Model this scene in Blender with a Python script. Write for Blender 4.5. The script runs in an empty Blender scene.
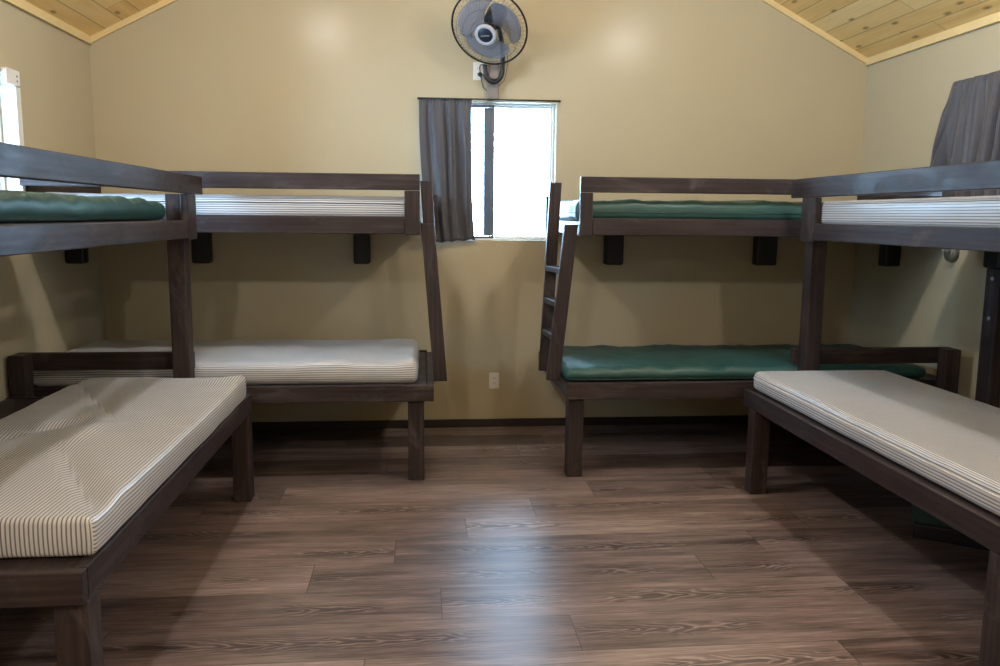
import bpy, bmesh, math, random
from mathutils import Vector, Matrix, noise
random.seed(7)
C = bpy.context.scene.collection
SC = bpy.context.scene

# ------------------------------------------------------------------ room measures (metres, camera floor point = origin)
XL, XR, YB, YF = -2.127, 3.137, 5.785, -2.3
HW = 2.606                      # side wall height
XM = (XL + XR) / 2
SLOPE = 0.515
HR = HW + SLOPE * (XR - XL) / 2

# ------------------------------------------------------------------ mesh helper
class MB:
    def __init__(s):
        s.v = []; s.f = []; s.uv = []; s.sm = []; s.at = []
    def face(s, vs, uv=None, smooth=False, at=0.0):
        n = len(s.v); s.v += [tuple(p) for p in vs]
        s.f.append(tuple(range(n, n + len(vs)))); s.uv.append(uv or [(0, 0)] * len(vs)); s.sm.append(smooth); s.at.append(at)
    def prism(s, c, off=None):
        # c: 8 corners, bottom 4 (ccw seen from above) then top 4; board grain follows its longest edge
        c = [Vector(p) for p in c]
        n = len(s.v); s.v += [tuple(p) for p in c]
        e = [(c[1] - c[0]), (c[3] - c[0]), (c[4] - c[0])]
        k = max(range(3), key=lambda i: e[i].length)
        ax = e[k].normalized(); o1 = e[(k + 1) % 3].normalized(); o2 = e[(k + 2) % 3].normalized()
        if off is None: off = (random.uniform(0, 50), random.uniform(0, 50))
        for q in ((0, 3, 2, 1), (4, 5, 6, 7), (0, 1, 5, 4), (1, 2, 6, 5), (2, 3, 7, 6), (3, 0, 4, 7)):
            s.f.append(tuple(n + i for i in q))
            s.uv.append([(c[i].dot(ax) + off[0], c[i].dot(o1) + c[i].dot(o2) * 1.0 + off[1]) for i in q])
            s.sm.append(False); s.at.append(0.0)
    def box(s, x0, x1, y0, y1, z0, z1):
        s.prism([(x0, y0, z0), (x1, y0, z0), (x1, y1, z0), (x0, y1, z0), (x0, y0, z1), (x1, y0, z1), (x1, y1, z1), (x0, y1, z1)])
    def tube(s, pts, r, seg=8, closed=False, caps=True):
        pts = [Vector(p) for p in pts]; N = len(pts)
        rr = r if isinstance(r, (list, tuple)) else [r] * N
        rings = []; prev = None
        for i, p in enumerate(pts):
            a = pts[i - 1] if (i > 0 or closed) else p
            b = pts[(i + 1) % N] if (i < N - 1 or closed) else p
            t = (b - a).normalized()
            if prev is None:
                u = t.orthogonal().normalized()
            else:
                u = (prev - t * prev.dot(t)).normalized()
            prev = u; w = t.cross(u)
            n0 = len(s.v)
            for k in range(seg):
                an = 2 * math.pi * k / seg
                s.v.append(tuple(p + (u * math.cos(an) + w * math.sin(an)) * rr[i]))
            rings.append(n0)
        for i in range(N if closed else N - 1):
            a, b = rings[i], rings[(i + 1) % N]
            for k in range(seg):
                k2 = (k + 1) % seg
                s.f.append((a + k, a + k2, b + k2, b + k)); s.uv.append([(0, 0)] * 4); s.sm.append(True); s.at.append(0.0)
        if caps and not closed:
            s.f.append(tuple(rings[0] + k for k in reversed(range(seg)))); s.uv.append([(0, 0)] * seg); s.sm.append(False); s.at.append(0.0)
            s.f.append(tuple(rings[-1] + k for k in range(seg))); s.uv.append([(0, 0)] * seg); s.sm.append(False); s.at.append(0.0)
    def lathe(s, prof, M=Matrix(), seg=32):
        # prof: list of (radius, height) about local z, M places it
        n0 = len(s.v)
        for (r, h) in prof:
            for k in range(seg):
                a = 2 * math.pi * k / seg
                s.v.append(tuple(M @ Vector((r * math.cos(a), r * math.sin(a), h))))
        for i in range(len(prof) - 1):
            for k in range(seg):
                k2 = (k + 1) % seg
                a, b = n0 + i * seg, n0 + (i + 1) * seg
                s.f.append((a + k, a + k2, b + k2, b + k)); s.uv.append([(0, 0)] * 4); s.sm.append(True); s.at.append(0.0)
    def build(s, name, mat, parent=None, bevel=0.0, loc=None, attr=None, weld=False):
        me = bpy.data.meshes.new(name)
        base = Vector(loc) if loc is not None else (Vector(parent['_o']) if parent is not None and '_o' in parent else Vector((0, 0, 0)))
        me.from_pydata([tuple(Vector(p) - base) for p in s.v], [], s.f)
        ul = me.uv_layers.new(name='UVMap')
        i = 0
        for uvs in s.uv:
            for q in uvs:
                ul.data[i].uv = q; i += 1
        me.polygons.foreach_set('use_smooth', s.sm)
        if attr:
            a = me.attributes.new(attr, 'FLOAT', 'FACE'); a.data.foreach_set('value', s.at)
        me.materials.append(mat); me.update()
        o = bpy.data.objects.new(name, me); C.objects.link(o)
        if parent is not None: o.parent = parent
        else: o.location = base
        if parent is not None and '_o' not in parent.keys():
            pass
        o['_o'] = tuple(base)
        if bevel:
            m = o.modifiers.new('bevel', 'BEVEL'); m.width = bevel; m.segments = 2; m.limit_method = 'ANGLE'; m.angle_limit = math.radians(40)
        return o

def tag(o, label, cat, group=None):
    o['label'] = label; o['category'] = cat
    if group: o['group'] = group
    return o
def thing(name, loc, label, cat, group=None):
    o = bpy.data.objects.new(name, None); C.objects.link(o); o.location = loc; o.empty_display_size = .1
    o['_o'] = tuple(loc)
    return tag(o, label, cat, group)
def struct(o):
    o['kind'] = 'structure'; return o

# ------------------------------------------------------------------ materials
def srgb(r, g, b):
    f = lambda c: (c / 12.92 if c <= .04045 else ((c + .055) / 1.055) ** 2.4)
    return (f(r / 255), f(g / 255), f(b / 255), 1)
class NT:
    def __init__(s, name):
        s.m = bpy.data.materials.new(name); s.m.use_nodes = True; s.t = s.m.node_tree; s.t.nodes.clear()
        s.out = s.n('ShaderNodeOutputMaterial'); s.b = s.n('ShaderNodeBsdfPrincipled'); s.l(s.b.outputs[0], s.out.inputs[0])
    def n(s, t, **k):
        nd = s.t.nodes.new(t)
        for a, v in k.items(): setattr(nd, a, v)
        return nd
    def l(s, a, b): s.t.links.new(a, b)
    def set(s, node, key, v):
        if hasattr(v, 'is_output') or isinstance(v, bpy.types.NodeSocket): s.l(v, node.inputs[key])
        else: node.inputs[key].default_value = v
    def math(s, op, a, b=0.0, c=None):
        nd = s.n('ShaderNodeMath', operation=op); s.set(nd, 0, a); s.set(nd, 1, b)
        if c is not None: s.set(nd, 2, c)
        return nd.outputs[0]
    def mix(s, f, a, b, blend='MIX'):
        nd = s.n('ShaderNodeMix', data_type='RGBA', blend_type=blend); s.set(nd, 0, f); s.set(nd, 6, a); s.set(nd, 7, b); return nd.outputs[2]
    def ramp(s, f, stops):
        nd = s.n('ShaderNodeValToRGB'); s.l(f, nd.inputs[0]); e = nd.color_ramp.elements
        while len(e) < len(stops): e.new(.5)
        for i, (p, c) in enumerate(stops):
            e[i].position = p; e[i].color = c if len(c) == 4 else (*c, 1)
        return nd.outputs[0]
    def map(s, vec, scale=(1, 1, 1), loc=(0, 0, 0)):
        nd = s.n('ShaderNodeMapping'); s.l(vec, nd.inputs[0]); nd.inputs['Scale'].default_value = scale; nd.inputs['Location'].default_value = loc; return nd.outputs[0]
    def noise(s, vec, scale=1, detail=4, rough=.5, dist=0, out=0):
        nd = s.n('ShaderNodeTexNoise'); s.l(vec, nd.inputs['Vector']); nd.inputs['Scale'].default_value = scale
        nd.inputs['Detail'].default_value = detail; nd.inputs['Roughness'].default_value = rough; nd.inputs['Distortion'].default_value = dist
        return nd.outputs[out]
    def coord(s, k): return s.n('ShaderNodeTexCoord').outputs[k]
    def bump(s, h, strength=.2, dist=.01):
        nd = s.n('ShaderNodeBump'); s.l(h, nd.inputs['Height']); nd.inputs['Strength'].default_value = strength; nd.inputs['Distance'].default_value = dist
        s.l(nd.outputs[0], s.b.inputs['Normal'])
    def bs(s, **k):
        for a, v in k.items(): s.set(s.b, a.replace('_', ' '), v)

BLACK = (0, 0, 0, 1); WHITE = (1, 1, 1, 1)

def plain(name, col, rough=.5, metal=0, spec=.5, var=.08, scale=12):
    t = NT(name); n = t.noise(t.coord('Object'), scale, 3)
    c2 = tuple(x * (1 - var * 2) for x in col[:3]) + (1,)
    t.bs(Base_Color=t.mix(n, c2, tuple(min(1, x * (1 + var)) for x in col[:3]) + (1,)), Roughness=rough, Metallic=metal); t.b.inputs['Specular IOR Level'].default_value = spec
    return t.m

def m_wood():
    t = NT('brown_painted_wood'); uv = t.coord('UV')
    g = t.noise(t.map(uv, (1.6, 34, 1)), 1, 5, .6, .6)
    w = t.n('ShaderNodeTexWave', wave_type='BANDS', bands_direction='Y'); t.l(t.map(uv, (.55, 7, 1)), w.inputs['Vector'])
    w.inputs['Scale'].default_value = 1.6; w.inputs['Distortion'].default_value = 7; w.inputs['Detail'].default_value = 3; w.inputs['Detail Scale'].default_value = .8
    p = t.noise(t.map(uv, (3, 9, 1)), 1, 4, .6)
    f = t.math('ADD', t.math('MULTIPLY', g, .55), t.math('MULTIPLY', w.outputs[1], .09))
    f = t.math('ADD', f, t.math('MULTIPLY', p, .35))
    col = t.ramp(f, [(.25, srgb(34, 26, 27)), (.48, srgb(48, 39, 39)), (.75, srgb(72, 62, 62))])
    wear = t.noise(t.map(uv, (2.2, 5, 1), (7, 2, 0)), 1, 5, .65, 1.2)
    col = t.mix(t.ramp(wear, [(.56, (0,) * 3), (.74, (.55,) * 3)]), col, srgb(104, 94, 93))
    r = t.ramp(wear, [(.3, (.38,) * 3), (.7, (.62,) * 3)])
    t.bs(Base_Color=col, Roughness=r); t.b.inputs['Specular IOR Level'].default_value = .25
    t.bump(f, .3, .004)
    return t.m

def m_floor():
    t = NT('vinyl_plank_floor'); uv = t.coord('UV')
    at = t.n('ShaderNodeAttribute', attribute_name='rnd'); rnd = at.outputs['Fac']
    sx = t.n('ShaderNodeSeparateXYZ'); t.l(uv, sx.inputs[0]); u_, v_ = sx.outputs[0], sx.outputs[1]
    cb = t.n('ShaderNodeCombineXYZ'); t.l(u_, cb.inputs[0]); t.l(v_, cb.inputs[1]); t.l(t.math('MULTIPLY', rnd, 37.0), cb.inputs[2])
    v = cb.outputs[0]
    fine = t.noise(t.map(v, (7, 120, 1)), 1, 4, .65, .3)
    streak = t.noise(t.map(v, (1.6, 26, 1)), 1, 4, .6, .5)
    broad = t.noise(t.map(v, (1.3, 6, 1), (3, 0, 0)), 1, 3, .5, .8)
    # cathedral figure: nested, flattened arches along the middle of each plank
    wob = t.noise(t.map(v, (3.0, 9, 1), (5, 1, 0)), 1, 3, .55)
    mid = t.math('ABSOLUTE', t.math('SUBTRACT', v_, t.math('ADD', .10, t.math('MULTIPLY', rnd, .06))))
    ph = t.math('ADD', t.math('MULTIPLY', u_, 42.0), t.math('ADD', t.math('MULTIPLY', mid, 300.0), t.math('MULTIPLY', wob, 46.0)))
    arch = t.math('ADD', .5, t.math('MULTIPLY', t.math('SINE', ph), .5))
    arch = t.math('POWER', arch, 2.0)
    band = t.math('MAXIMUM', t.math('SUBTRACT', 1.0, t.math('MULTIPLY', mid, 15.0)), 0.0)
    patch = t.ramp(t.noise(t.map(v, (1.7, 1.2, 1), (9, 3, 0)), 1, 2, .4), [(.44, (0,) * 3), (.58, (1,) * 3)])
    msk = t.math('MULTIPLY', band, patch)
    f = t.math('ADD', t.math('MULTIPLY', fine, .42), t.math('MULTIPLY', streak, .32))
    f = t.math('ADD', f, t.math('MULTIPLY', broad, .30))
    f = t.math('ADD', f, t.math('MULTIPLY', t.math('SUBTRACT', rnd, .5), .17))
    f = t.math('SUBTRACT', f, t.math('MULTIPLY', msk, .17))
    f = t.math('ADD', f, t.math('MULTIPLY', t.math('MULTIPLY', msk, arch), .27))
    col = t.ramp(f, [(.30, srgb(42, 32, 32)), (.43, srgb(80, 66, 62)), (.56, srgb(120, 102, 97)), (.76, srgb(172, 155, 147))])
    e1 = t.math('LESS_THAN', v_, .003); e2 = t.math('LESS_THAN', u_, .0035)
    col = t.mix(t.math('MULTIPLY', t.math('MAXIMUM', e1, e2), .75), col, srgb(26, 20, 18))
    t.bs(Base_Color=col, Roughness=t.ramp(fine, [(.2, (.42,) * 3), (.8, (.48,) * 3)])); t.b.inputs['Specular IOR Level'].default_value = .5
    # embossed grain runs along x: highlights stretch across the planks
    tg = t.n('ShaderNodeTangent', direction_type='UV_MAP', uv_map='UVMap'); t.l(tg.outputs[0], t.b.inputs['Tangent'])
    t.b.inputs['Anisotropic'].default_value = .85; t.b.inputs['Anisotropic Rotation'].default_value = .25
    t.bump(f, .05, .003)
    return t.m

def m_pine():
    t = NT('pine_plank_ceiling'); uv = t.coord('UV')
    at = t.n('ShaderNodeAttribute', attribute_name='rnd'); rnd = at.outputs['Fac']
    sx = t.n('ShaderNodeSeparateXYZ'); t.l(uv, sx.inputs[0])
    cb = t.n('ShaderNodeCombineXYZ'); t.l(sx.outputs[0], cb.inputs[0]); t.l(sx.outputs[1], cb.inputs[1]); t.l(t.math('MULTIPLY', rnd, 23.0), cb.inputs[2]); v = cb.outputs[0]
    g = t.noise(t.map(v, (1.2, 45, 1)), 1, 4, .55, .8)
    b = t.noise(t.map(v, (2, 8, 1)), 1, 3)
    f = t.math('ADD', t.math('ADD', t.math('MULTIPLY', g, .5), t.math('MULTIPLY', b, .5)), t.math('MULTIPLY', t.math('SUBTRACT', rnd, .5), .35))
    col = t.ramp(f, [(.25, srgb(222, 180, 110)), (.5, srgb(240, 204, 138)), (.8, srgb(246, 220, 164))])
    vo = t.n('ShaderNodeTexVoronoi', voronoi_dimensions='2D'); cv = t.n('ShaderNodeCombineXYZ'); t.l(t.math('ADD', sx.outputs[0], t.math('MULTIPLY', rnd, 51.0)), cv.inputs[0]); t.l(sx.outputs[1], cv.inputs[1]); t.l(t.map(cv.outputs[0], (2.3, 6.5, 1)), vo.inputs['Vector']); vo.inputs['Scale'].default_value = 1; vo.inputs['Randomness'].default_value = 1
    kn = t.ramp(vo.outputs['Distance'], [(.03, (1,) * 3), (.11, (0,) * 3)])
    col = t.mix(t.math('MULTIPLY', kn, .75), col, srgb(96, 58, 30))
    gr = t.math('LESS_THAN', sx.outputs[1], .005); gr2 = t.math('LESS_THAN', sx.outputs[0], .004)
    col = t.mix(t.math('MULTIPLY', t.math('MAXIMUM', gr, gr2), .65), col, srgb(84, 56, 32))
    t.bs(Base_Color=col, Roughness=.45)
    return t.m

def m_trim():
    t = NT('pine_trim'); v = t.coord('Object')
    n = t.noise(v, 9, 4); k = t.n('ShaderNodeTexVoronoi'); t.l(v, k.inputs['Vector']); k.inputs['Scale'].default_value = 3.2
    kn = t.ramp(k.outputs['Distance'], [(.03, (1,) * 3), (.07, (0,) * 3)])
    col = t.mix(n, srgb(214, 188, 132), srgb(230, 207, 156)); col = t.mix(kn, col, srgb(110, 72, 40))
    t.bs(Base_Color=col, Roughness=.5); return t.m

def m_wall():
    t = NT('beige_wall_paint'); v = t.coord('Object')
    n = t.noise(v, 1.3, 4, .6); f = t.noise(v, 130, 3, .6)
    col = t.mix(n, srgb(178, 167, 140), srgb(186, 175, 148))
    t.bs(Base_Color=col, Roughness=.24); t.b.inputs['Specular IOR Level'].default_value = .13
    t.bump(t.math('ADD', f, t.math('MULTIPLY', n, 2.0)), .08, .003)
    return t.m

def m_ticking(name='striped_ticking'):
    t = NT(name); uv = t.coord('UV'); sx = t.n('ShaderNodeSeparateXYZ'); t.l(uv, sx.inputs[0])
    ph = t.math('FRACT', t.math('MULTIPLY', sx.outputs[1], 1 / .0122))
    st = t.ramp(ph, [(.0, (0,) * 3), (.06, (1,) * 3), (.34, (1,) * 3), (.42, (0,) * 3)])
    n = t.noise(uv, 5, 4)
    base = t.mix(n, srgb(196, 197, 200), srgb(212, 213, 216))
    col = t.mix(st, base, srgb(112, 106, 102))
    t.bs(Base_Color=col, Roughness=.38); t.b.inputs['Specular IOR Level'].default_value = .5
    t.b.inputs['Sheen Weight'].default_value = .1
    
    return t.m

def m_green():
    t = NT('green_vinyl'); v = t.coord('Object')
    n = t.noise(v, 4, 4)
    t.bs(Base_Color=t.mix(n, srgb(30, 63, 59), srgb(45, 84, 79)), Roughness=.45); t.b.inputs['Specular IOR Level'].default_value = .45
    t.bump(t.noise(v, 60, 4), .15, .002)
    return t.m

def m_curtain():
    t = NT('grey_curtain_cloth'); v = t.coord('Object')
    n = t.noise(t.map(v, (200, 200, 40)), 1, 3)
    t.bs(Base_Color=t.mix(n, srgb(62, 62, 68), srgb(82, 82, 89)), Roughness=.45); t.b.inputs['Specular IOR Level'].default_value = .3
    t.b.inputs['Sheen Weight'].default_value = .2
    t.bump(n, .1, .001)
    return t.m

def m_glass():
    t = NT('window_glass'); t.t.nodes.remove(t.b)
    tr = t.n('ShaderNodeBsdfTransparent'); gl = t.n('ShaderNodeBsdfGlossy'); gl.inputs['Roughness'].default_value = .02
    fr = t.n('ShaderNodeFresnel'); fr.inputs[0].default_value = 1.45
    mx = t.n('ShaderNodeMixShader'); t.l(fr.outputs[0], mx.inputs[0]); t.l(tr.outputs[0], mx.inputs[1]); t.l(gl.outputs[0], mx.inputs[2]); t.l(mx.outputs[0], t.out.inputs[0])
    tr.inputs[0].default_value = (.94, .97, .97, 1)
    return t.m

def m_blade():
    t = NT('smoky_fan_blade'); b = t.b
    tr = t.n('ShaderNodeBsdfTransparent'); tr.inputs[0].default_value = (.78, .81, .86, 1)
    b.inputs['Base Color'].default_value = srgb(152, 154, 168); b.inputs['Roughness'].default_value = .25
    mx = t.n('ShaderNodeMixShader'); mx.inputs[0].default_value = .42; t.l(tr.outputs[0], mx.inputs[1]); t.l(b.outputs[0], mx.inputs[2]); t.l(mx.outputs[0], t.out.inputs[0])
    return t.m

def m_emit(name, col, st):
    t = NT(name); t.b.inputs['Base Color'].default_value = col; t.b.inputs['Emission Color'].default_value = col; t.b.inputs['Emission Strength'].default_value = st
    return t.m

WOOD = m_wood(); FLOOR = m_floor(); PINE = m_pine(); TRIM = m_trim(); WALL = m_wall(); TICK = m_ticking(); GREEN = m_green()
CURT = m_curtain(); GLASS = m_glass(); BLADE = m_blade()
DARKW = plain('dark_baseboard', srgb(40, 30, 27), .45)
IRON = plain('black_bracket', srgb(22, 20, 22), .5)
BOLT = plain('zinc_bolt', srgb(170, 170, 172), .35, .8)
WHITEP = plain('white_plastic', srgb(226, 224, 218), .4, var=.02)
WHITET = plain('white_trim_paint', srgb(228, 228, 224), .4, var=.02)
SLOT = plain('dark_slot', srgb(40, 38, 36), .6)
FRAME = plain('grey_window_frame', srgb(84, 98, 114), .4, .2)
BLK = plain('black_plastic', srgb(24, 26, 32), .4)
WIRE = plain('dark_fan_wire', srgb(44, 38, 40), .4, .6)
HUBG = plain('grey_fan_hub', srgb(176, 174, 182), .4, var=.03)
NAVY = plain('navy_fan_badge', srgb(28, 40, 56), .3)
GREYP = plain('grey_plastic', srgb(128, 120, 116), .5)
PIPE = plain('cream_piping', srgb(206, 200, 190), .6, var=.05)
FIX = plain('drab_grey_plastic', srgb(104, 98, 84), .5)
DPIPE = plain('dark_grey_piping', srgb(70, 66, 64), .6)
GPIPE = plain('dark_green_piping', srgb(22, 46, 40), .45)
BOXG = plain('green_box_plastic', srgb(26, 56, 48), .5)
BOXL = plain('grey_box_plastic', srgb(70, 80, 76), .5)
DOME = m_emit('lit_lamp_glass', (1, .88, .70, 1), 3.0)

# ------------------------------------------------------------------ room shell
# floor: individual plank faces with their own tint, plank length 1.68, rows 0.262 wide running along x
ROWH, PL = .262, 1.68
known = {0: .552, 2: -.465, 3: -.125, 4: .209, 5: .57, 6: .93, 1: 1.75, -1: -.2}
fb = MB(); y = 2.67
r0 = math.floor((YF - 2.67) / ROWH)
r1 = math.ceil((YB - 2.67) / ROWH)
tint = {(3, 0): .28, (3, 1): .6, (2, 0): .35, (2, -1): .75, (4, 0): .8, (4, -1): .38, (5, -1): .6, (0, -1): .4, (0, 0): .62, (1, -1): .6, (6, 0): .3, (6, -1): .75}
for r in range(r0, r1):
    ya, yb = max(YF, 2.67 + r * ROWH), min(YB, 2.67 + (r + 1) * ROWH)
    off = known.get(r, random.uniform(0, PL))
    k0 = math.floor((XL - off) / PL)
    for k in range(k0, k0 + 6):
        xa, xb = max(XL, off + k * PL), min(XR, off + (k + 1) * PL)
        if xb <= xa: continue
        ua, ub = xa - (off + k * PL), xb - (off + k * PL)
        va, vb = ya - (2.67 + r * ROWH), yb - (2.67 + r * ROWH)
        fb.face([(xa, ya, 0), (xb, ya, 0), (xb, yb, 0), (xa, yb, 0)], [(ua, va), (ub, va), (ub, vb), (ua, vb)], at=tint.get((r, k), random.random()))
struct(fb.build('floor', FLOOR, attr='rnd'))
sb = MB(); sb.box(XL - .3, XR + .3, YF - .3, YB + .3, -.25, -.01); struct(sb.build('trim_9', DARKW))

WT = .13
WIN_B = (.0, .925, 1.328, 2.262)          # back window x0 x1 z0 z1
WIN_S = (3.72, 4.70, 1.36, 2.20)          # side windows y0 y1 z0 z1
def wall_with_hole(name, P, hole, outline):
    # P(a, z, d): a along the wall, z up, d depth into the wall; outline: top z at a
    m = MB(); h = hole
    def quad(a0, a1, z0, z1, d):
        zz = (z1, z1) if z1 is not None else (outline(a0), outline(a1))
        c = [P(a0, z0, d), P(a1, z0, d), P(a1, zz[1], d), P(a0, zz[0], d)]
        m.face(c, [(0, 0)] * 4)
    A0, A1 = h['a']
    cuts = [A0] + ([h['peak']] if 'peak' in h else []) + [A1]
    for d in (0, WT):
        if 'hole' in h:
            a0, a1, z0, z1 = h['hole']
            quad(A0, a0, 0, None, d)
            quad(a0, a1, 0, z0, d)
            if 'peak' in h and a0 < h['peak'] < a1:
                quad(a0, h['peak'], z1, None, d); quad(h['peak'], a1, z1, None, d)
            else: quad(a0, a1, z1, None, d)
            quad(a1, A1, 0, None, d)
        else:
            if 'peak' in h:
                quad(A0, h['peak'], 0, None, d); quad(h['peak'], A1, 0, None, d)
            else: quad(A0, A1, 0, None, d)
    if 'hole' in h:
        a0, a1, z0, z1 = h['hole']
        for (p, q) in (((a0, z0), (a1, z0)), ((a1, z0), (a1, z1)), ((a1, z1), (a0, z1)), ((a0, z1), (a0, z0))):
            m.face([P(p[0], p[1], 0), P(q[0], q[1], 0), P(q[0], q[1], WT), P(p[0], p[1], WT)])
    return struct(m.build(name, WALL))
gable = lambda x: HR - SLOPE * abs(x - XM)
wall_with_hole('wall_back', lambda a, z, d: (a, YB + d, z), {'a': (XL, XR), 'hole': WIN_B, 'peak': XM}, gable)
wall_with_hole('wall_front', lambda a, z, d: (a, YF - d, z), {'a': (XL, XR), 'peak': XM}, gable)
wall_with_hole('wall_left', lambda a, z, d: (XL - d, a, z), {'a': (YF, YB), 'hole': WIN_S}, lambda a: HW)
wall_with_hole('wall_right', lambda a, z, d: (XR + d, a, z), {'a': (YF, YB), 'hole': WIN_S}, lambda a: HW)

# ceiling: pine boards along y on both slopes
cb = MB(); BW = .125
ca = math.atan(SLOPE); L = (XR - XL) / 2 / math.cos(ca)
for side in (-1, 1):
    nb = math.ceil(L / BW)
    for i in range(nb):
        s0, s1 = i * BW, min(L, (i + 1) * BW)
        def pt(s, yy):
            x = (XL + s * math.cos(ca)) if side < 0 else (XR - s * math.cos(ca))
            return (x, yy, HW + s * math.sin(ca))
        yy = YF - random.uniform(0, 1.5)
        while yy < YB:
            ye = yy + random.choice((1.8, 2.4, 3.0))
            a, b = max(yy, YF), min(ye, YB)
            if b > a:
                q = [pt(s0, a), pt(s1, a), pt(s1, b), pt(s0, b)]
                cb.face(q, [(a - yy, 0), (a - yy, s1 - s0), (b - yy, s1 - s0), (b - yy, 0)], at=random.random())
            yy = ye
struct(cb.build('ceiling', PINE, attr='rnd'))
rb = MB()
for side in (-1, 1):
    xe = XL - .3 if side < 0 else XR + .3
    ze = HW - .3 * SLOPE
    t = .04
    rb.face([(xe, YF - .3, ze + t), (XM, YF - .3, HR + t), (XM, YB + .3, HR + t), (xe, YB + .3, ze + t)])
struct(rb.build('trim_10', DARKW))

# pine trim strips where walls meet ceiling
def strip(name, a, b, w, t, up, inn, mat=TRIM):
    a, b, up, inn = Vector(a), Vector(b), Vector(up) * w, Vector(inn) * t
    m = MB(); m.prism([a, b, b + inn, a + inn, a + up, b + up, b + up + inn, a + up + inn]); return struct(m.build(name, mat, bevel=.003))
strip('trim_1', (XL, YF, HW - .04), (XL, YB, HW - .04), .05, .02, (0, 0, 1), (1, 0, 0))
strip('trim_2', (XR, YB, HW - .04), (XR, YF, HW - .04), .05, .02, (0, 0, 1), (-1, 0, 0))
nl = Vector((-math.sin(ca), 0, math.cos(ca)))
strip('trim_3', (XL, YB, HW - .04), (XM, YB, HR - .04), .05, .022, nl, (0, -1, 0))
strip('trim_4', (XM, YB, HR - .04), (XR, YB, HW - .04), .05, .022, (math.sin(ca), 0, math.cos(ca)), (0, -1, 0))
for nm, a, b, inn in (('baseboard_back', (XL, YB, 0), (XR, YB, 0), (0, -1, 0)), ('baseboard_left', (XL, YF, 0), (XL, YB, 0), (1, 0, 0)), ('baseboard_right', (XR, YF, 0), (XR, YB, 0), (-1, 0, 0)), ('baseboard_front', (XL, YF, 0), (XR, YF, 0), (0, 1, 0))):
    strip(nm, a, b, .058, .014, (0, 0, 1), inn, DARKW)

# ------------------------------------------------------------------ windows
def frame_bars(m, P, a0, a1, z0, z1, w, d0, d1):
    def bar(aa, ab, za, zb):
        m.prism([P(aa, za, d0), P(ab, za, d0), P(ab, za, d1), P(aa, za, d1), P(aa, zb, d0), P(ab, zb, d0), P(ab, zb, d1), P(aa, zb, d1)])
    bar(a0, a1, z0, z0 + w); bar(a0, a1, z1 - w, z1); bar(a0, a0 + w, z0 + w, z1 - w); bar(a1 - w, a1, z0 + w, z1 - w)
def slider(name, P, hole, mid):
    a0, a1, z0, z1 = hole
    m = MB(); frame_bars(m, P, a0, a1, z0, z1, .012, .07, .125)
    o = struct(m.build(name, WHITET, bevel=.002))
    # sliding sash with its wide meeting stile, fixed sash behind it
    for (b0, b1, d0, d1, w, st) in ((a0 + .012, mid + .045, .074, .090, .016, mid), (mid + .012, a1 - .012, .098, .116, .014, None)):
        s = MB(); frame_bars(s, P, b0, b1, z0 + .012, z1 - .012, w, d0, d1)
        if st is not None:
            s.prism([P(b1 - .072, z0 + .03, d0 - .004), P(b1, z0 + .03, d0 - .004), P(b1, z0 + .03, d1), P(b1 - .072, z0 + .03, d1), P(b1 - .075, z1 - .03, d0 - .004), P(b1, z1 - .03, d0 - .004), P(b1, z1 - .03, d1), P(b1 - .075, z1 - .03, d1)])
        so = s.build('sash', FRAME if st is not None else WHITET, o, bevel=.002)
        g = MB(); dm = (d0 + d1) / 2
        g.prism([P(b0 + w * .5, z0 + .03, dm - .002), P(b1 - w * .5, z0 + .03, dm - .002), P(b1 - w * .5, z0 + .03, dm + .002), P(b0 + w * .5, z0 + .03, dm + .002), P(b0 + w * .5, z1 - .03, dm - .002), P(b1 - w * .5, z1 - .03, dm - .002), P(b1 - w * .5, z1 - .03, dm + .002), P(b0 + w * .5, z1 - .03, dm + .002)])
        g.build('pane', GLASS, so)
    return o
slider('window_1', lambda a, z, d: (a, YB + d, z), WIN_B, .462)
slider('window_2', lambda a, z, d: (XL - d, a, z), WIN_S, 4.2)
slider('window_3', lambda a, z, d: (XR + d, a, z), WIN_S, 4.2)
# white casing of the left window's far jamb
m = MB(); m.box(XL - .06, XL + .018, WIN_S[1] - .004, WIN_S[1] + .05, WIN_S[2] - .05, WIN_S[3] - .055); struct(m.build('trim_5', WHITET, bevel=.003))

def portal(loc, rot, sx, sy):
    l = bpy.data.lights.new('window_portal', 'AREA'); l.shape = 'RECTANGLE'; l.size = sx; l.size_y = sy
    l.cycles.is_portal = True
    o = bpy.data.objects.new('window_portal', l); C.objects.link(o); o.location = loc; o.rotation_euler = rot
portal((.4625, YB + .14, 1.795), (math.radians(-90), 0, 0), .925, .934)
portal((XL - .14, 4.21, 1.78), (math.radians(-90), 0, math.radians(90)), .98, .84)
portal((XR + .14, 4.21, 1.78), (math.radians(-90), 0, math.radians(-90)), .98, .84)

# ------------------------------------------------------------------ bunk beds
BV = .004
def part(root, name, boxes, mat=WOOD, bevel=BV, label=None):
    m = MB()
    for b in boxes: m.box(*b)
    o = m.build(name, mat, root, bevel=bevel)
    if label: o['label'] = label
    return o
def bracket_boxes(root, x0, x1, y0, y1, z0, z1, axis):
    # short block end with a rounded lower nose; axis: 'x' nose faces +-x, 'y' nose faces -y
    m = MB(); n = 6; prof = []
    return part(root, 'wall_bracket', [(x0, x1, y0, y1, z0, z1)], IRON, .018)

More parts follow.
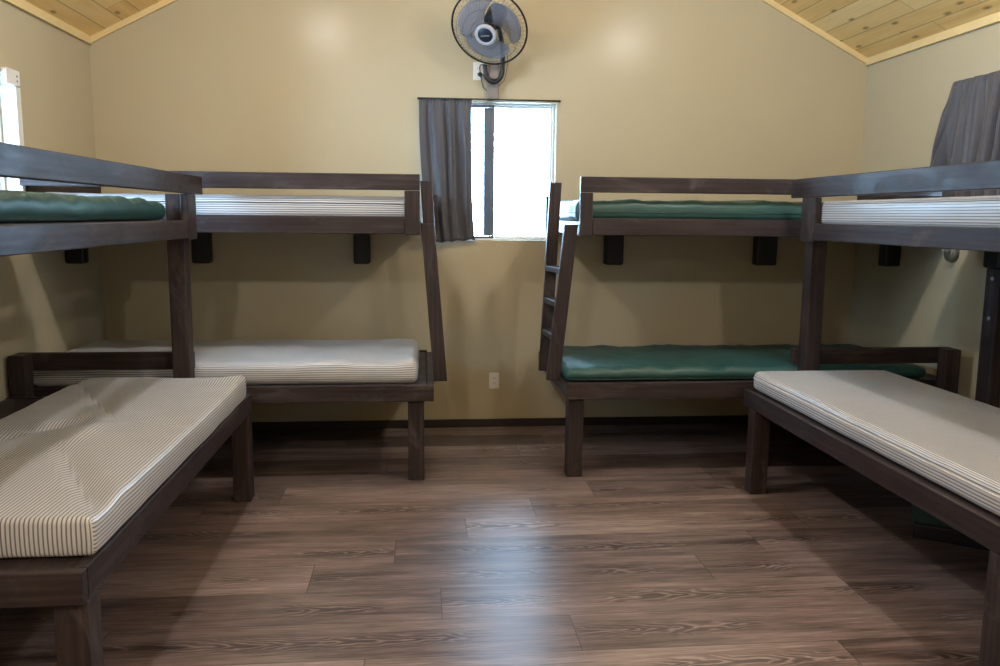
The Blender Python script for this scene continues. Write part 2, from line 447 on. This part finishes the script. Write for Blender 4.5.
def back_bunk(label, sgn, xe_lo, xe_up, x_wall, far, near_x):
    """bunk along the back wall. sgn=+1: aisle end on its right (left bunk); -1: aisle end on its left."""
    root = thing('bunk_bed', ((xe_lo + x_wall) / 2, 5.1, 0), label, 'bunk bed', 'bunk beds built along the walls')
    def X(a, b): return (min(a, b), max(a, b))
    yF, yU = 4.55, 4.69
    s = sgn
    wi = x_wall + s * .004
    # lower frame
    part(root, 'front_rail', [(*X(wi, xe_lo), yF, yF + .038, .468, .562)])
    part(root, 'back_rail', [(*X(wi, xe_lo - s * .03), YB - .045, YB - .007, .468, .562)])
    part(root, 'end_rail', [(*X(xe_lo - s * .038, xe_lo), yF + .040, YB - .047, .468, .5528)])
    part(root, 'sleeping_deck', [(*X(wi, xe_lo - s * .040), yF + .040, YB - .047, .535, .553)])
    ins = .055 if s > 0 else .012
    part(root, 'leg', [(*X(xe_lo - s * (ins + .09), xe_lo - s * ins), 4.592, 4.682, 0, .534)])
    part(root, 'leg', [(*X(x_wall + s * .03, x_wall + s * .12), 4.592, 4.682, 0, .534)])
    # upper frame
    pw = .072 if s < 0 else .087
    part(root, 'upper_rail', [(*X(wi, xe_up - s * (pw + .001)), yU, yU + .038, 1.392, 1.49)])
    part(root, 'guard_post', [(*X(xe_up - s * pw, xe_up), yU, yU + .038, 1.388, 1.632)])
    part(root, 'guard_rail', [(*X(wi, xe_up), yU, yU + .038, 1.634, 1.722)])
    part(root, 'upper_end_rail', [(*X(xe_up - s * .040, xe_up - s * .002), yU + .040, YB - .047, 1.392, 1.47)])
    part(root, 'upper_back_rail', [(*X(wi, xe_up - s * .002), YB - .045, YB - .007, 1.392, 1.47)])
    part(root, 'upper_deck', [(*X(wi, xe_up - s * .042), yU + .040, YB - .047, 1.452, 1.47)])
    part(root, 'guard_post', [(*X(near_x - s * .075, near_x), YB - .135, YB - .095, 1.37, 1.632)])
    # wall end of the upper bunk: corner post and end guard
    part(root, 'corner_post', [(*X(wi, x_wall + s * .04), yU + .040, yU + .128, 1.4905, 1.584)])
    part(root, 'end_guard', [(*X(wi, x_wall + s * .04), yU + .040, YB - .047, 1.585, 1.70)])
    # wall brackets
    for (a, b) in far:
        part(root, 'wall_bracket', [(a, b, YB - .10, YB - .003, 1.165, 1.391)], IRON, .014)
    a, b = X(x_wall + s * .004, x_wall + s * .115)
    part(root, 'wall_bracket', [(a, b, 5.19, 5.28, 1.19, 1.391)], IRON, .014)
    # ladder: two leaning stiles and three steps
    lad = bpy.data.objects.new('ladder', None); C.objects.link(lad); lad.parent = root; lad['_o'] = tuple(root['_o'])
    xt, xb = (-.004, .076) if s > 0 else (.898, .792)
    w = .078
    def stile(y0, y1, zt, xtop, xbot, ww=w):
        a0, a1 = X(xtop, xtop + s * ww); b0, b1 = X(xbot, xbot + s * ww)
        mm = MB(); mm.prism([(b0, y0, .545), (b1, y0, .545), (b1, y1, .545), (b0, y1, .545), (a0, y0, zt), (a1, y0, zt), (a1, y1, zt), (a0, y1, zt)])
        return mm.build('stile', WOOD, lad, bevel=BV)
    if s > 0:
        NT_, NB = -.004, .068; FT, FB = -.006, .070
    else:
        NT_, NB = .896, .806; FT, FB = .846, .796
    stile(yU + .042, yU + .080, 1.452, NT_, NB)
    stile(5.03, 5.068, 1.70, FT, FB, .07)
    for z in (1.20, 1.005, .81):
        tN = (1.452 - z) / (1.452 - .545); xa = NT_ + (NB - NT_) * tN
        tF = (1.70 - z) / (1.70 - .545); xf = FT + (FB - FT) * tF
        mm = MB()
        a0, a1 = X(xa + s * .004, xa + s * .076); b0, b1 = X(xf + s * .002, xf + s * .068)
        mm.prism([(a0, yU + .081, z - .034), (a1, yU + .081, z - .034), (b1, 5.029, z - .034), (b0, 5.029, z - .034), (a0, yU + .081, z), (a1, yU + .081, z), (b1, 5.029, z), (b0, 5.029, z)])
        mm.build('step', WOOD, lad, bevel=BV)
    return root

back_bunk('dark brown wooden bunk bed left of the back window, with striped mattresses on both levels', 1, .066, -.006, XL, [(-1.52, -1.40), (-.457, -.348)], .107)
back_bunk('dark brown wooden bunk bed right of the back window, with green mattresses on both levels', -1, .822, .898, XR, [(1.275, 1.402), (2.36, 2.51)], .845)

def side_bunk(label, s, xw, xa, xu, yn, yf, yp, ye):
    """bunk along a side wall. s=+1 left wall, -1 right wall. xa: aisle face of the lower frame, xu: aisle face of the upper boards."""
    root = thing('bunk_bed', ((xw + xa) / 2, (yn + yf) / 2, 0), label, 'bunk bed', 'bunk beds built along the walls')
    def X(a, b): return (min(a, b), max(a, b))
    wi = xw + s * .016
    wl = wi if s > 0 else xw - .24
    part(root, 'side_rail', [(*X(xa - s * .038, xa), yn + .039, yf, .466, .558)])
    part(root, 'end_rail', [(*X(wl, xa), yn, yn + .038, .466, .558)])
    part(root, 'end_rail', [(*X(wl, xa - s * .040), yf - .038, yf, .466, .558)])
    part(root, 'wall_rail', [(*X(wl, wl + s * .038), yn + .040, yf - .040, .466, .534)])
    part(root, 'sleeping_deck', [(*X(wl, xa - s * .040), yn + .040, yf - .040, .535, .553)])
    la = yf - (.095 if s > 0 else .165)
    part(root, 'leg', [(*X(xa - s * .090, xa), la, la + .09, 0, .465)])
    part(root, 'leg', [(*X(xa - s * .090, xa), yn + .025, yn + .115, 0, .465)])
    part(root, 'leg', [(*X(wl + s * .042, wl + s * .13), yn + .041, yn + .131, 0, .465)])
    # upper: post at the far end, boards on its aisle side
    p0, p1 = xu - s * .128, xu - s * .040
    hp = .022 if s > 0 else .085
    g0, g1, u0, u1, pt = (1.596, 1.690, 1.374, 1.461, 1.594) if s > 0 else (1.612, 1.716, 1.383, 1.471, 1.445)
    part(root, 'post', [(*X(p0, p1), yp, yp + .09, .466, pt)])
    part(root, 'post', [(*X(p0, p1), yn - .20, yn - .11, 0, 1.445)])
    part(root, 'upper_rail', [(*X(xu - s * .038, xu), yn - .22, ye - .31, u0, u1)])
    part(root, 'guard_post', [(*X(xu - s * .038, xu), ye - .30, ye - .145, u0 - .01, g0 - .002)])
    part(root, 'guard_rail', [(*X(xu - s * .038, xu), yn - .24, ye, g0, g1)])
    part(root, 'upper_end_rail', [(*X(wi, p0 - s * .002), yp + .02, yp + .058, u0, u1)])
    part(root, 'upper_wall_rail', [(*X(wi, wi + s * .038), yn - .20, yp + .018, u0, 1.44)])
    part(root, 'upper_deck', [(*X(wi, xu - s * .129), yn - .20, yp + .018, 1.446, 1.461)])
    part(root, 'head_rail', [(*X(xw + s * hp, xu - s * (.045 if s > 0 else .01)), yp + .091, yp + .125, .675, .767)])
    part(root, 'head_post', [(*X(xw + s * hp, xw + s * (hp + .082)), yf + .002, yp + .090, .466, .767)])
    # wall support: post with a bracket on top and two bolts
    part(root, 'wall_post', [(*X(wi, wi + s * .07), (4.13 if s < 0 else 3.78), (4.24 if s < 0 else 3.89), .56 if s > 0 else 0, 1.24)], WOOD)
    part(root, 'wall_bracket', [(*X(wi, wi + s * .085), (4.125 if s < 0 else 3.775), (4.26 if s < 0 else 3.90), 1.242, 1.383)], IRON, .014)
    for z in (1.186, .973):
        mm = MB(); c = wi + s * .07
        mm.lathe([(0, .007), (.009, .006), (.012, 0)], Matrix.Translation((c, 4.185 if s < 0 else 3.835, z)) @ Matrix.Rotation(s * math.pi / 2, 4, 'Y'), 12)
        mm.build('bolt', BOLT, root)
    return root
side_bunk('dark brown wooden bunk bed along the left wall, green mattress on its upper level', 1, XL, -.895, -1.163, 2.168, 4.385, 4.387, 4.63)
side_bunk('dark brown wooden bunk bed along the right wall, striped mattresses on both levels', -1, XR, 1.785, 2.09, 2.235, 4.385, 4.387, 4.60)

# ------------------------------------------------------------------ mattresses
def edge_coords(a, b, r, step):
    ang = [45, 30, 15, 0]
    o = [r * (1 - math.tan(math.radians(t))) for t in ang]
    n = max(2, int((b - a - 2 * r) / step))
    mid = [a + r + (b - a - 2 * r) * i / n for i in range(1, n)]
    return [a + t for t in o] + mid + [b - t for t in reversed(o)]
def sgn(x): return -1 if x < 0 else 1
def mattress(name, label, x0, x1, y0, y1, z0, z1, along, mat, r=.03, step=.03, fn=None, rot=0, group=None, pipe=None, pipe_z=None):
    cx, cy = (x0 + x1) / 2, (y0 + y1) / 2
    lx, ly, h = (x1 - x0) / 2, (y1 - y0) / 2, z1 - z0
    ax = [edge_coords(-lx, lx, r, step), edge_coords(-ly, ly, r, step), edge_coords(0, h, r, .02)]
    me = MB(); idx = {}; verts = []
    def rounded(p):
        q = Vector((max(-lx + r, min(lx - r, p[0])), max(-ly + r, min(ly - r, p[1])), max(r, min(h - r, p[2]))))
        d = Vector(p) - q
        return q + d.normalized() * r if d.length > 1e-9 else q
    def vid(p):
        k = tuple(round(c, 6) for c in p)
        if k not in idx:
            idx[k] = len(verts); P = rounded(p)
            if fn: P = fn(P, lx, ly, h)
            verts.append(P)
        return idx[k]
    faces = []; uvs = []
    def uvof(p, nax):
        u, a = (p[0], p[1]) if along == 'x' else (p[1], p[0])
        la = ly if along == 'x' else lx
        if nax == 2: return (u, a)
        side = (nax == 1) if along == 'x' else (nax == 0)
        if side: return (u, (la + (h - p[2])) * sgn(a))
        return (u + (h - p[2]), a)
    for nax in range(3):
        i1, i2 = [(1, 2), (2, 0), (0, 1)][nax]
        for val, flip in ((ax[nax][0], True), (ax[nax][-1], False)):
            A, B = ax[i1], ax[i2]
            for i in range(len(A) - 1):
                for j in range(len(B) - 1):
                    ps = []
                    for (u, v) in ((A[i], B[j]), (A[i + 1], B[j]), (A[i + 1], B[j + 1]), (A[i], B[j + 1])):
                        p = [0, 0, 0]; p[nax] = val; p[i1] = u; p[i2] = v; ps.append(tuple(p))
                    if flip: ps.reverse()
                    faces.append(tuple(vid(p) for p in ps)); uvs.append([uvof(p, nax) for p in ps])
    me.v = [tuple(p) for p in verts]; me.f = faces; me.uv = uvs; me.sm = [True] * len(faces); me.at = [0] * len(faces)
    o = me.build(name, mat)
    o.location = (cx, cy, z0); o.rotation_euler = (0, 0, rot)
    tag(o, label, 'mattress', group)
    if pipe:
        for zz in (pipe_z or [h - r * .8]):
            pts = []
            def add(px, py):
                P = Vector((px, py, zz))
                if fn: P = fn(P, lx, ly, h)
                pts.append(P)
            n1, n2 = 40, 18; c = r * .55
            for i in range(n1 + 1): add(-lx + c + (2 * lx - 2 * c) * i / n1, -ly + .0005)
            for i in range(n2 + 1): add(lx - .0005, -ly + c + (2 * ly - 2 * c) * i / n2)
            for i in range(n1 + 1): add(lx - c - (2 * lx - 2 * c) * i / n1, ly - .0005)
            for i in range(n2 + 1): add(-lx + .0005, ly - c - (2 * ly - 2 * c) * i / n2)
            tb = MB(); tb.tube(pts, .0035, 6, closed=True); p = tb.build('piping', pipe, loc=(0, 0, 0)); p.parent = o
    return o
def N(p, s, seed): return noise.noise(Vector((p[0] * s + seed, p[1] * s - seed * 1.7, p[2] * s + seed * .3)))
def top_w(P, h): return max(0.0, min(1.0, (P.z / h - .35) / .6))
def crease(x, y, seg):
    ax, ay, bx, by, depth, wd = seg
    a, b, p = Vector((ax, ay)), Vector((bx, by)), Vector((x, y))
    t = max(0, min(1, (p - a).dot(b - a) / (b - a).length_squared)); d = (p - (a + (b - a) * t)).length
    side = 1.0 if (b - a).cross(p - a) > 0 else 1.7     # one flank of a fold is steeper than the other
    return depth * max(0.0, 1 - d * side / wd / 1.6) ** 1.3 * math.sin(math.pi * min(1, max(.08, .12 + .8 * t)))
def soft(seed, amp=.006, crown=.012, side=.006, creases=(), fs=3.0, fold=0.0, fdir=(1, 0), nar=0):
    def fn(P, lx, ly, h):
        w = top_w(P, h)
        nz = amp * (N(P, fs, seed) + .5 * N(P, fs * 2.7, seed + 5)) + crown * (1 - (P.x / lx) ** 2) * (1 - (P.y / ly) ** 2)
        for c in creases: nz += crease(P.x, P.y, c)
        if fold:
            k = P.x * fdir[0] + P.y * fdir[1]; k2 = -P.x * fdir[1] + P.y * fdir[0]
            nz += fold * (noise.noise(Vector((k * 11, k2 * 2.5, seed))) + .6 * noise.noise(Vector((k * 23, k2 * 6, seed + 3)))) 
        Q = P.copy(); Q.z += nz * w
        sd = side * N(P, 5, seed + 11) 
        ex = max(0, abs(P.x) - (lx - .06)) / .06; ey = max(0, abs(P.y) - (ly - .06)) / .06
        bul = math.sin(math.pi * max(0, min(1, P.z / h)))
        Q.x += sgn(P.x) * ex * (sd + side * bul); Q.y += sgn(P.y) * ey * (sd + side * bul)
        return Q
    return fn
G1 = 'striped ticking mattresses'; G2 = 'green vinyl mattresses'
# left bunk, lower: creases given in the mattress' own frame (centre -1.30, 3.23)
CR = ((-.42, 1.0, .06, .16, -.030, .06), (.03, -.28, .40, -.96, -.026, .055), (-.42, .02, .10, .06, -.022, .07), (-.10, .10, -.42, -.35, -.018, .06),
      (.06, .16, .40, .02, -.010, .06), (.42, 1.0, .20, .75, .022, .07), (-.42, -.55, -.05, -.40, -.014, .06), (.03, -.28, .06, .16, .012, .06), (-.42, 1.0, .1, .92, .010, .05))
mattress('striped_mattress', 'large creased striped mattress on the lower left bed, nearest the camera', -1.70, -.897, 2.266, 4.26, .5588, .672, 'y', TICK, .018, .014,
         soft(1, .003, .006, .005, creases=CR), group=G1)
mattress('striped_mattress', 'striped mattress on the lower level of the left back bunk', -2.10, -.028, 4.612, 5.49, .5535, .684, 'x', TICK, .035, .03, soft(2, .010, .010, .010, fold=.006, fdir=(.8, .6)), group=G1)
mattress('striped_mattress', 'striped mattress on the upper level of the left back bunk', -2.05, -.06, 4.735, 5.60, 1.4705, 1.600, 'x', TICK, .035, .03, soft(3, .006, .004, .004), group=G1, pipe=DPIPE, pipe_z=[.088])
mattress('green_mattress', 'green mattress on the upper level of the left wall bunk', -2.06, -1.285, 2.25, 4.36, 1.4625, 1.556, 'y', GREEN, .028, .02, soft(4, .010, .004, .012, fold=.015, fdir=(.35, .93)), group=G2)
mattress('green_mattress', 'green mattress on the lower level of the right back bunk', .830, 2.99, 4.615, 5.45, .5535, .638, 'x', GREEN, .035, .025, soft(5, .010, .008, .014, fold=.010, fdir=(.9, .4)), group=G2, pipe=GPIPE, pipe_z=[.018])
mattress('green_mattress', 'green mattress on the upper level of the right back bunk', .885, 2.92, 4.735, 5.58, 1.4705, 1.592, 'x', GREEN, .04, .025, soft(6, .008, .004, .008, fold=.010, fdir=(.9, .4)), group=G2, pipe=GPIPE, pipe_z=[.052])
mattress('striped_mattress', 'smooth striped mattress with piped edge on the lower right bed', 1.818, 2.590, 2.30, 4.35, .5588, .666, 'y', TICK, .03, .025, soft(7, .003, .006, .003), group=G1, pipe=PIPE, pipe_z=[.070])
mattress('striped_mattress', 'striped mattress on the upper level of the right wall bunk', 2.135, 2.95, 2.25, 4.405, 1.4625, 1.590, 'y', TICK, .03, .03, soft(8, .003, .004, .003), group=G1)

# ------------------------------------------------------------------ curtains
def curtain(name, label, P, top, bot, zt, zb, folds, amp, bulge, off=.045, sd=1.0):
    """P(a, d, z): a along the wall, d out from the wall; folds deepen and wander towards the hem"""
    m = MB(); nu, nv = 140, 48
    nz = lambda a, b, c: noise.noise(Vector((a, b, c + sd)))
    for j in range(nv + 1):
        v = j / nv
        a0 = top[0] + (bot[0] - top[0]) * v ** bulge[0]; a1 = top[1] + (bot[1] - top[1]) * v ** bulge[1]
        for i in range(nu + 1):
            u = i / nu
            uu = u + .16 * nz(u * 2.4, v * .9, 0) + .08 * v * nz(u * 3, v * 2, 9)
            ph = 2 * math.pi * folds * uu
            am = amp * (.45 + .55 * min(1, v * 3)) * (.75 + .6 * nz(u * 4, v * .7, 5))
            d = am * (math.sin(ph) + .35 * math.sin(2 * ph + 1.5 + 2 * nz(u * 2, v, 3)))
            d += amp * .35 * nz(u * 8, v * 2.5, 7)
            d *= min(1, .25 + u * 9)
            hd = max(0, 1 - v / .06)
            d = d * (1 - .6 * hd) + .004 * hd * math.sin(2 * math.pi * folds * 4.3 * u)
            z = zt + (zb - zt) * v + (.010 * math.cos(u * 3.0) * -1 + .005 * math.sin(ph)) * v ** 6
            m.v.append(tuple(P(a0 + (a1 - a0) * u, off + max(-off + .008, d), z)))
    for j in range(nv):
        for i in range(nu):
            a = j * (nu + 1) + i
            m.f.append((a, a + 1, a + nu + 2, a + nu + 1)); m.uv.append([(0, 0)] * 4); m.sm.append(True); m.at.append(0)
    o = m.build(name, CURT)
    so = o.modifiers.new('cloth', 'SOLIDIFY'); so.thickness = .003
    return tag(o, label, 'curtain')
curtain('curtain', 'dark grey curtain drawn to the left side of the back window', lambda a, d, z: (a, YB - d, z), (-.012, .340), (.065, .366), 2.268, 1.322, 3.6, .020, (2.4, 4.0), .042, 5.0)
curtain('curtain', 'dark grey curtain over the window above the right bunk', lambda a, d, z: (XR - d, a, z if a < 4.64 else 2.282 - (2.282 - z) * (.718 if a > 4.66 else 1 - .282 * (a - 4.64) / .02)), (4.65, 3.95), (4.86, 3.95), 2.282, 1.52, 7, .026, (.75, 1), .088, 6.0)
def rod(label, pts, ends):
    r = thing('curtain_rod', pts[0], label, 'curtain rod')
    m = MB(); m.tube(pts, .006, 10); m.build('pole', IRON, r)
    for e in ends:
        m = MB(); m.tube(e, .005, 8); m.build('bracket', IRON, r)
    return r
rod('thin black curtain rod above the back window', [(-.02, YB - .045, 2.272), (.945, YB - .045, 2.272)], [[(-.018, YB - .045, 2.272), (-.018, YB - .001, 2.272)], [(.943, YB - .045, 2.272), (.943, YB - .001, 2.272)]])
rod('thin black curtain rod over the right wall window', [(XR - .045, 4.66, 2.282), (XR - .045, 3.62, 2.282)], [[(XR - .045, 4.658, 2.282), (XR - .001, 4.658, 2.282)], [(XR - .045, 3.622, 2.282), (XR - .001, 3.622, 2.282)]])
# white bracket with two screws at the head of the left window
t = thing('blind_bracket', (XL, 4.69, 2.17), 'white bracket with two screws at the top of the left wall window', 'bracket')
m = MB(); m.box(XL + .0005, XL + .03, 4.58, 4.725, 2.148, 2.225); m.build('plate', WHITET, t, bevel=.004)
for z in (2.17, 2.195):
    m = MB(); m.lathe([(0, .003), (.005, .0025), (.006, 0)], Matrix.Translation((XL + .03, 4.69, z)) @ Matrix.Rotation(math.pi / 2, 4, 'Y'), 10); m.build('screw', GREYP, t)

# ------------------------------------------------------------------ outlets
def outlet(label, x, z):
    t = thing('wall_outlet', (x, YB, z), label, 'outlet')
    m = MB(); m.box(x - .036, x + .036, YB - .006, YB - .0005, z - .058, z + .058); m.build('cover_plate', WHITEP, t, bevel=.003)
    m = MB(); m.box(x - .017, x + .017, YB - .0085, YB - .0062, z - .034, z + .034); f = m.build('receptacle', WHITEP, t, bevel=.001)
    for dz in (.018, -.018):
        for dx in (-.006, .006):
            m = MB(); m.box(x + dx - .0013, x + dx + .0013, YB - .0092, YB - .0086, z + dz - .004, z + dz + .006); m.build('slot', SLOT, f)
    return t
outlet('white wall outlet low on the back wall between the two bunks', .512, .335)
outlet('white wall outlet on the back wall behind the fan', .388, 2.462)

# ------------------------------------------------------------------ wall fan
fc = Vector((.437, 5.50, 2.683))
nrm = Vector((-.32, -.76, -.64)).normalized()
zax = nrm; xax = Vector((0, 0, 1)).cross(zax).normalized(); yax = zax.cross(xax)
FM = Matrix((( xax.x, yax.x, zax.x, fc.x), (xax.y, yax.y, zax.y, fc.y), (xax.z, yax.z, zax.z, fc.z), (0, 0, 0, 1)))
fan = thing('wall_fan', (.50, YB, 2.33), 'black oscillating fan mounted on the back wall above the window', 'fan')
R = .247
def ringpts(r, h, n=64): return [FM @ Vector((r * math.cos(2 * math.pi * k / n), r * math.sin(2 * math.pi * k / n), h)) for k in range(n)]
m = MB(); m.tube(ringpts(R, 0), .0065, 8, closed=True)
prof_f = [(.062, .085), (.11, .082), (.17, .068), (.215, .042), (.24, .014), (R, 0)]
prof_b = [(.06, -.085), (.12, -.082), (.18, -.066), (.225, -.036), (R, 0)]
for k in range(56):
    a = 2 * math.pi * k / 56
    m.tube([FM @ Vector((r * math.cos(a + .25 * (1 - r / R)), r * math.sin(a + .25 * (1 - r / R)), h)) for r, h in prof_f], .0009, 4, caps=False)
    if k % 2 == 0: m.tube([FM @ Vector((r * math.cos(a), r * math.sin(a), h)) for r, h in prof_b], .0009, 4, caps=False)
for (r, h) in ((.10, .082), (.155, .072), (.205, .049), (.10, -.083), (.17, -.070)): m.tube(ringpts(r, h, 48), .0011, 4, closed=True)
m.build('cage', WIRE, fan)
# three broad overlapping blades
for b in range(3):
    m = MB(); n1, n2 = 10, 14; base = math.radians(150 + 120 * b)
    for j in range(n1 + 1):
        rr = .035 + (.205 - .035) * j / n1; q = j / n1
        half = math.radians(18 + 42 * math.sin(min(1, q * 1.1) * math.pi * .5)) * (1 if q < .8 else (1 - .35 * ((q - .8) / .2) ** 2))
        for i in range(n2 + 1):
            u = i / n2 * 2 - 1; a = base + u * half - .35 * q
            m.v.append(tuple(FM @ Vector((rr * math.cos(a), rr * math.sin(a), u * .026 * (.4 + .6 * q) - .004))))
    for j in range(n1):
        for i in range(n2):
            a = j * (n2 + 1) + i; m.f.append((a, a + 1, a + n2 + 2, a + n2 + 1)); m.uv.append([(0, 0)] * 4); m.sm.append(True); m.at.append(0)
    o = m.build('blade', BLADE, fan); s = o.modifiers.new('t', 'SOLIDIFY'); s.thickness = .003
m = MB(); m.lathe([(0, -.03), (.034, -.03), (.038, .02), (.03, .03), (0, .032)], FM, 24); m.build('blade_hub', BLK, fan)
m = MB(); m.lathe([(.045, .082), (.068, .084), (.070, .094), (.064, .100), (.050, .102), (.048, .098)], FM, 40); m.build('guard_ring', HUBG, fan)
m = MB(); m.lathe([(.049, .088), (.049, .098), (.040, .103), (0, .105)], FM, 40); hb = m.build('badge', NAVY, fan)
m = MB(); c = [FM @ Vector(p) for p in ((-.028, -.0025, .1045), (.028, -.0025, .1045), (.028, .0025, .1045), (-.028, .0025, .1045), (-.028, -.004, .1062), (.028, -.004, .1062), (.028, .0025, .1062), (-.028, .0025, .1062))]
m.prism(c); m.build('badge_mark', GREYP, hb)
m = MB(); m.lathe([(0, -.235), (.05, -.232), (.066, -.21), (.062, -.10), (.056, -.088), (0, -.086)], FM, 32); m.build('motor_housing', BLK, fan)
mb_ = FM @ Vector((0, 0, -.15))
ctrl = [mb_ + Vector((.02, .02, -.03)), Vector((.535, 5.66, 2.62)), Vector((.545, 5.70, 2.50)), Vector((.535, 5.71, 2.42)), Vector((.49, 5.715, 2.382)), Vector((.44, 5.71, 2.41)), Vector((.425, 5.70, 2.49))]
def smooth(ps, n=8):
    out = []
    P = [ps[0]] + ps + [ps[-1]]
    for i in range(1, len(P) - 2):
        for k in range(n):
            t = k / n; a, b, c, d = P[i - 1], P[i], P[i + 1], P[i + 2]
            out.append(.5 * ((2 * b) + (c - a) * t + (2 * a - 5 * b + 4 * c - d) * t * t + (3 * b - a - 3 * c + d) * t ** 3))
    out.append(ps[-1]); return out
m = MB(); m.tube(smooth(ctrl), .0155, 12); m.build('support_arm', BLK, fan)
m = MB(); m.box(.452, .525, YB - .075, YB - .003, 2.40, 2.50); m.build('switch_box', GREYP, fan, bevel=.012)
m = MB(); m.box(.445, .525, YB - .03, YB - .0005, 2.27, 2.402); m.build('wall_plate', GREYP, fan, bevel=.006)
m = MB(); cord = smooth([Vector((.46, YB - .06, 2.49)), Vector((.405, YB - .03, 2.50)), Vector((.398, YB - .012, 2.465)), Vector((.42, YB - .02, 2.36)), Vector((.455, YB - .025, 2.33))]); m.tube(cord, .0032, 6); m.build('power_cord', BLK, fan)
m = MB(); m.lathe([(0, -.014), (.012, -.010), (.017, 0), (.012, .012), (0, .016)], Matrix.Translation((.398, YB - .026, 2.437)), 16); m.build('plug', BLK, fan)
m = MB(); m.tube([Vector((.57, 5.69, 2.66)), Vector((.578, 5.70, 2.5)), Vector((.56, 5.72, 2.4)), Vector((.52, 5.73, 2.36))], .002, 6); m.build('pull_cord', BLK, fan)

# ------------------------------------------------------------------ small wall fixture below the right upper bunk
t = thing('wall_fixture', (XR, 4.66, 1.29), 'small grey wall fixture with metal fittings under the right upper bunk', 'fixture')
m = MB(); m.lathe([(0, 0), (.055, 0), (.058, .012), (.05, .03), (0, .036)], Matrix.Translation((XR - .0005, 4.66, 1.305)) @ Matrix.Rotation(-math.pi / 2, 4, 'Y'), 28); m.build('base', FIX, t)
for yy in (4.64, 4.68):
    m = MB(); m.tube([(XR - .03, yy, 1.318), (XR - .055, yy, 1.318), (XR - .062, yy, 1.308)], .006, 8); m.build('fitting', BOLT, t, )
# ------------------------------------------------------------------ box under the right bed
t = thing('storage_box', (2.64, 3.56, 0), 'dark green storage box on the floor beneath the lower right bed', 'box')
t.rotation_euler = (0, 0, math.radians(-35))
def lbox(name, b, mat, bev, taper=0):
    x0, x1, y0, y1, z0, z1 = b; k = taper
    m = MB(); m.prism([(x0 + k, y0 + k, z0), (x1 - k, y0 + k, z0), (x1 - k, y1 - k, z0), (x0 + k, y1 - k, z0), (x0, y0, z1), (x1, y0, z1), (x1, y1, z1), (x0, y1, z1)])
    return m.build(name, mat, t, bevel=bev, loc=(0, 0, 0))
lbox('base', (-.27, .27, -.17, .17, 0, .07), BLK, .006)
lbox('body', (-.29, .29, -.19, .19, .071, .24), BOXG, .012, .012)
lbox('lid', (-.30, .30, -.20, .20, .2405, .27), BOXL, .008)
# ------------------------------------------------------------------ ceiling lamps (real fixtures on the sloped ceiling)
LAMPC = (1.0, .975, .95)
def lamp(label, x, y, power):
    zc = gable(x)
    rotm = Matrix.Rotation((-1 if x > XM else 1) * -ca * (1), 4, 'Y')
    t = thing('ceiling_light', (x, y, zc), label, 'ceiling light', 'ceiling lights on the pine slopes')
    m = MB(); M = Matrix.Translation((x, y, zc - .003)) @ rotm
    m.lathe([(0, 0), (.15, 0), (.15, -.03), (.14, -.035)], M, 32); m.build('base', WHITEP, t)
    l = bpy.data.lights.new('lamp', 'POINT'); l.energy = power; l.color = LAMPC; l.shadow_soft_size = .07
    o = bpy.data.objects.new('lamp', l); C.objects.link(o); o.location = (x, y, zc - .13)
    return t
lamp('round white ceiling light on the left slope above the left wall bunk', -.85, 3.6, 58)
lamp('round white ceiling light on the right slope above the right wall bunk', 1.90, 3.6, 58)
lamp('round white ceiling light on the left slope behind the camera', -.85, -.6, 104)
lamp('round white ceiling light on the right slope behind the camera', 1.90, -.6, 104)

# ------------------------------------------------------------------ daylight
w = bpy.data.worlds.new('overcast'); SC.world = w; w.use_nodes = True
bg = w.node_tree.nodes['Background']; bg.inputs[0].default_value = (.44, .69, 1.0, 1); bg.inputs[1].default_value = 62.0

# ------------------------------------------------------------------ camera
yaw, pitch, roll, f = .0949, .1407, .009, 830.0
cy_, sy_, cp, sp = math.cos(yaw), math.sin(yaw), math.cos(pitch), math.sin(pitch)
fw = Vector((sy_ * cp, cy_ * cp, -sp)); rt = Vector((cy_, -sy_, 0)); up = rt.cross(fw)
r2 = rt * math.cos(roll) + up * math.sin(roll); u2 = up * math.cos(roll) - rt * math.sin(roll)
cam = bpy.data.cameras.new('camera'); cam.sensor_width = 36; cam.lens = f / 1000 * 36; cam.clip_start = .02
co = bpy.data.objects.new('camera', cam); C.objects.link(co)
co.matrix_world = Matrix(((r2.x, u2.x, -fw.x, 0), (r2.y, u2.y, -fw.y, 0), (r2.z, u2.z, -fw.z, 1.5), (0, 0, 0, 1)))
SC.camera = co

for o in bpy.data.objects:
    if '_o' in o.keys(): del o['_o']
vs = SC.view_settings
vs.view_transform = 'Standard'; vs.look = 'None'; vs.gamma = 1; vs.use_curve_mapping = False; vs.exposure = 0.0
SC.display_settings.display_device = 'sRGB'
try:
    SC.cycles.use_denoising = True; SC.cycles.max_bounces = 10; SC.cycles.diffuse_bounces = 6
except Exception: pass
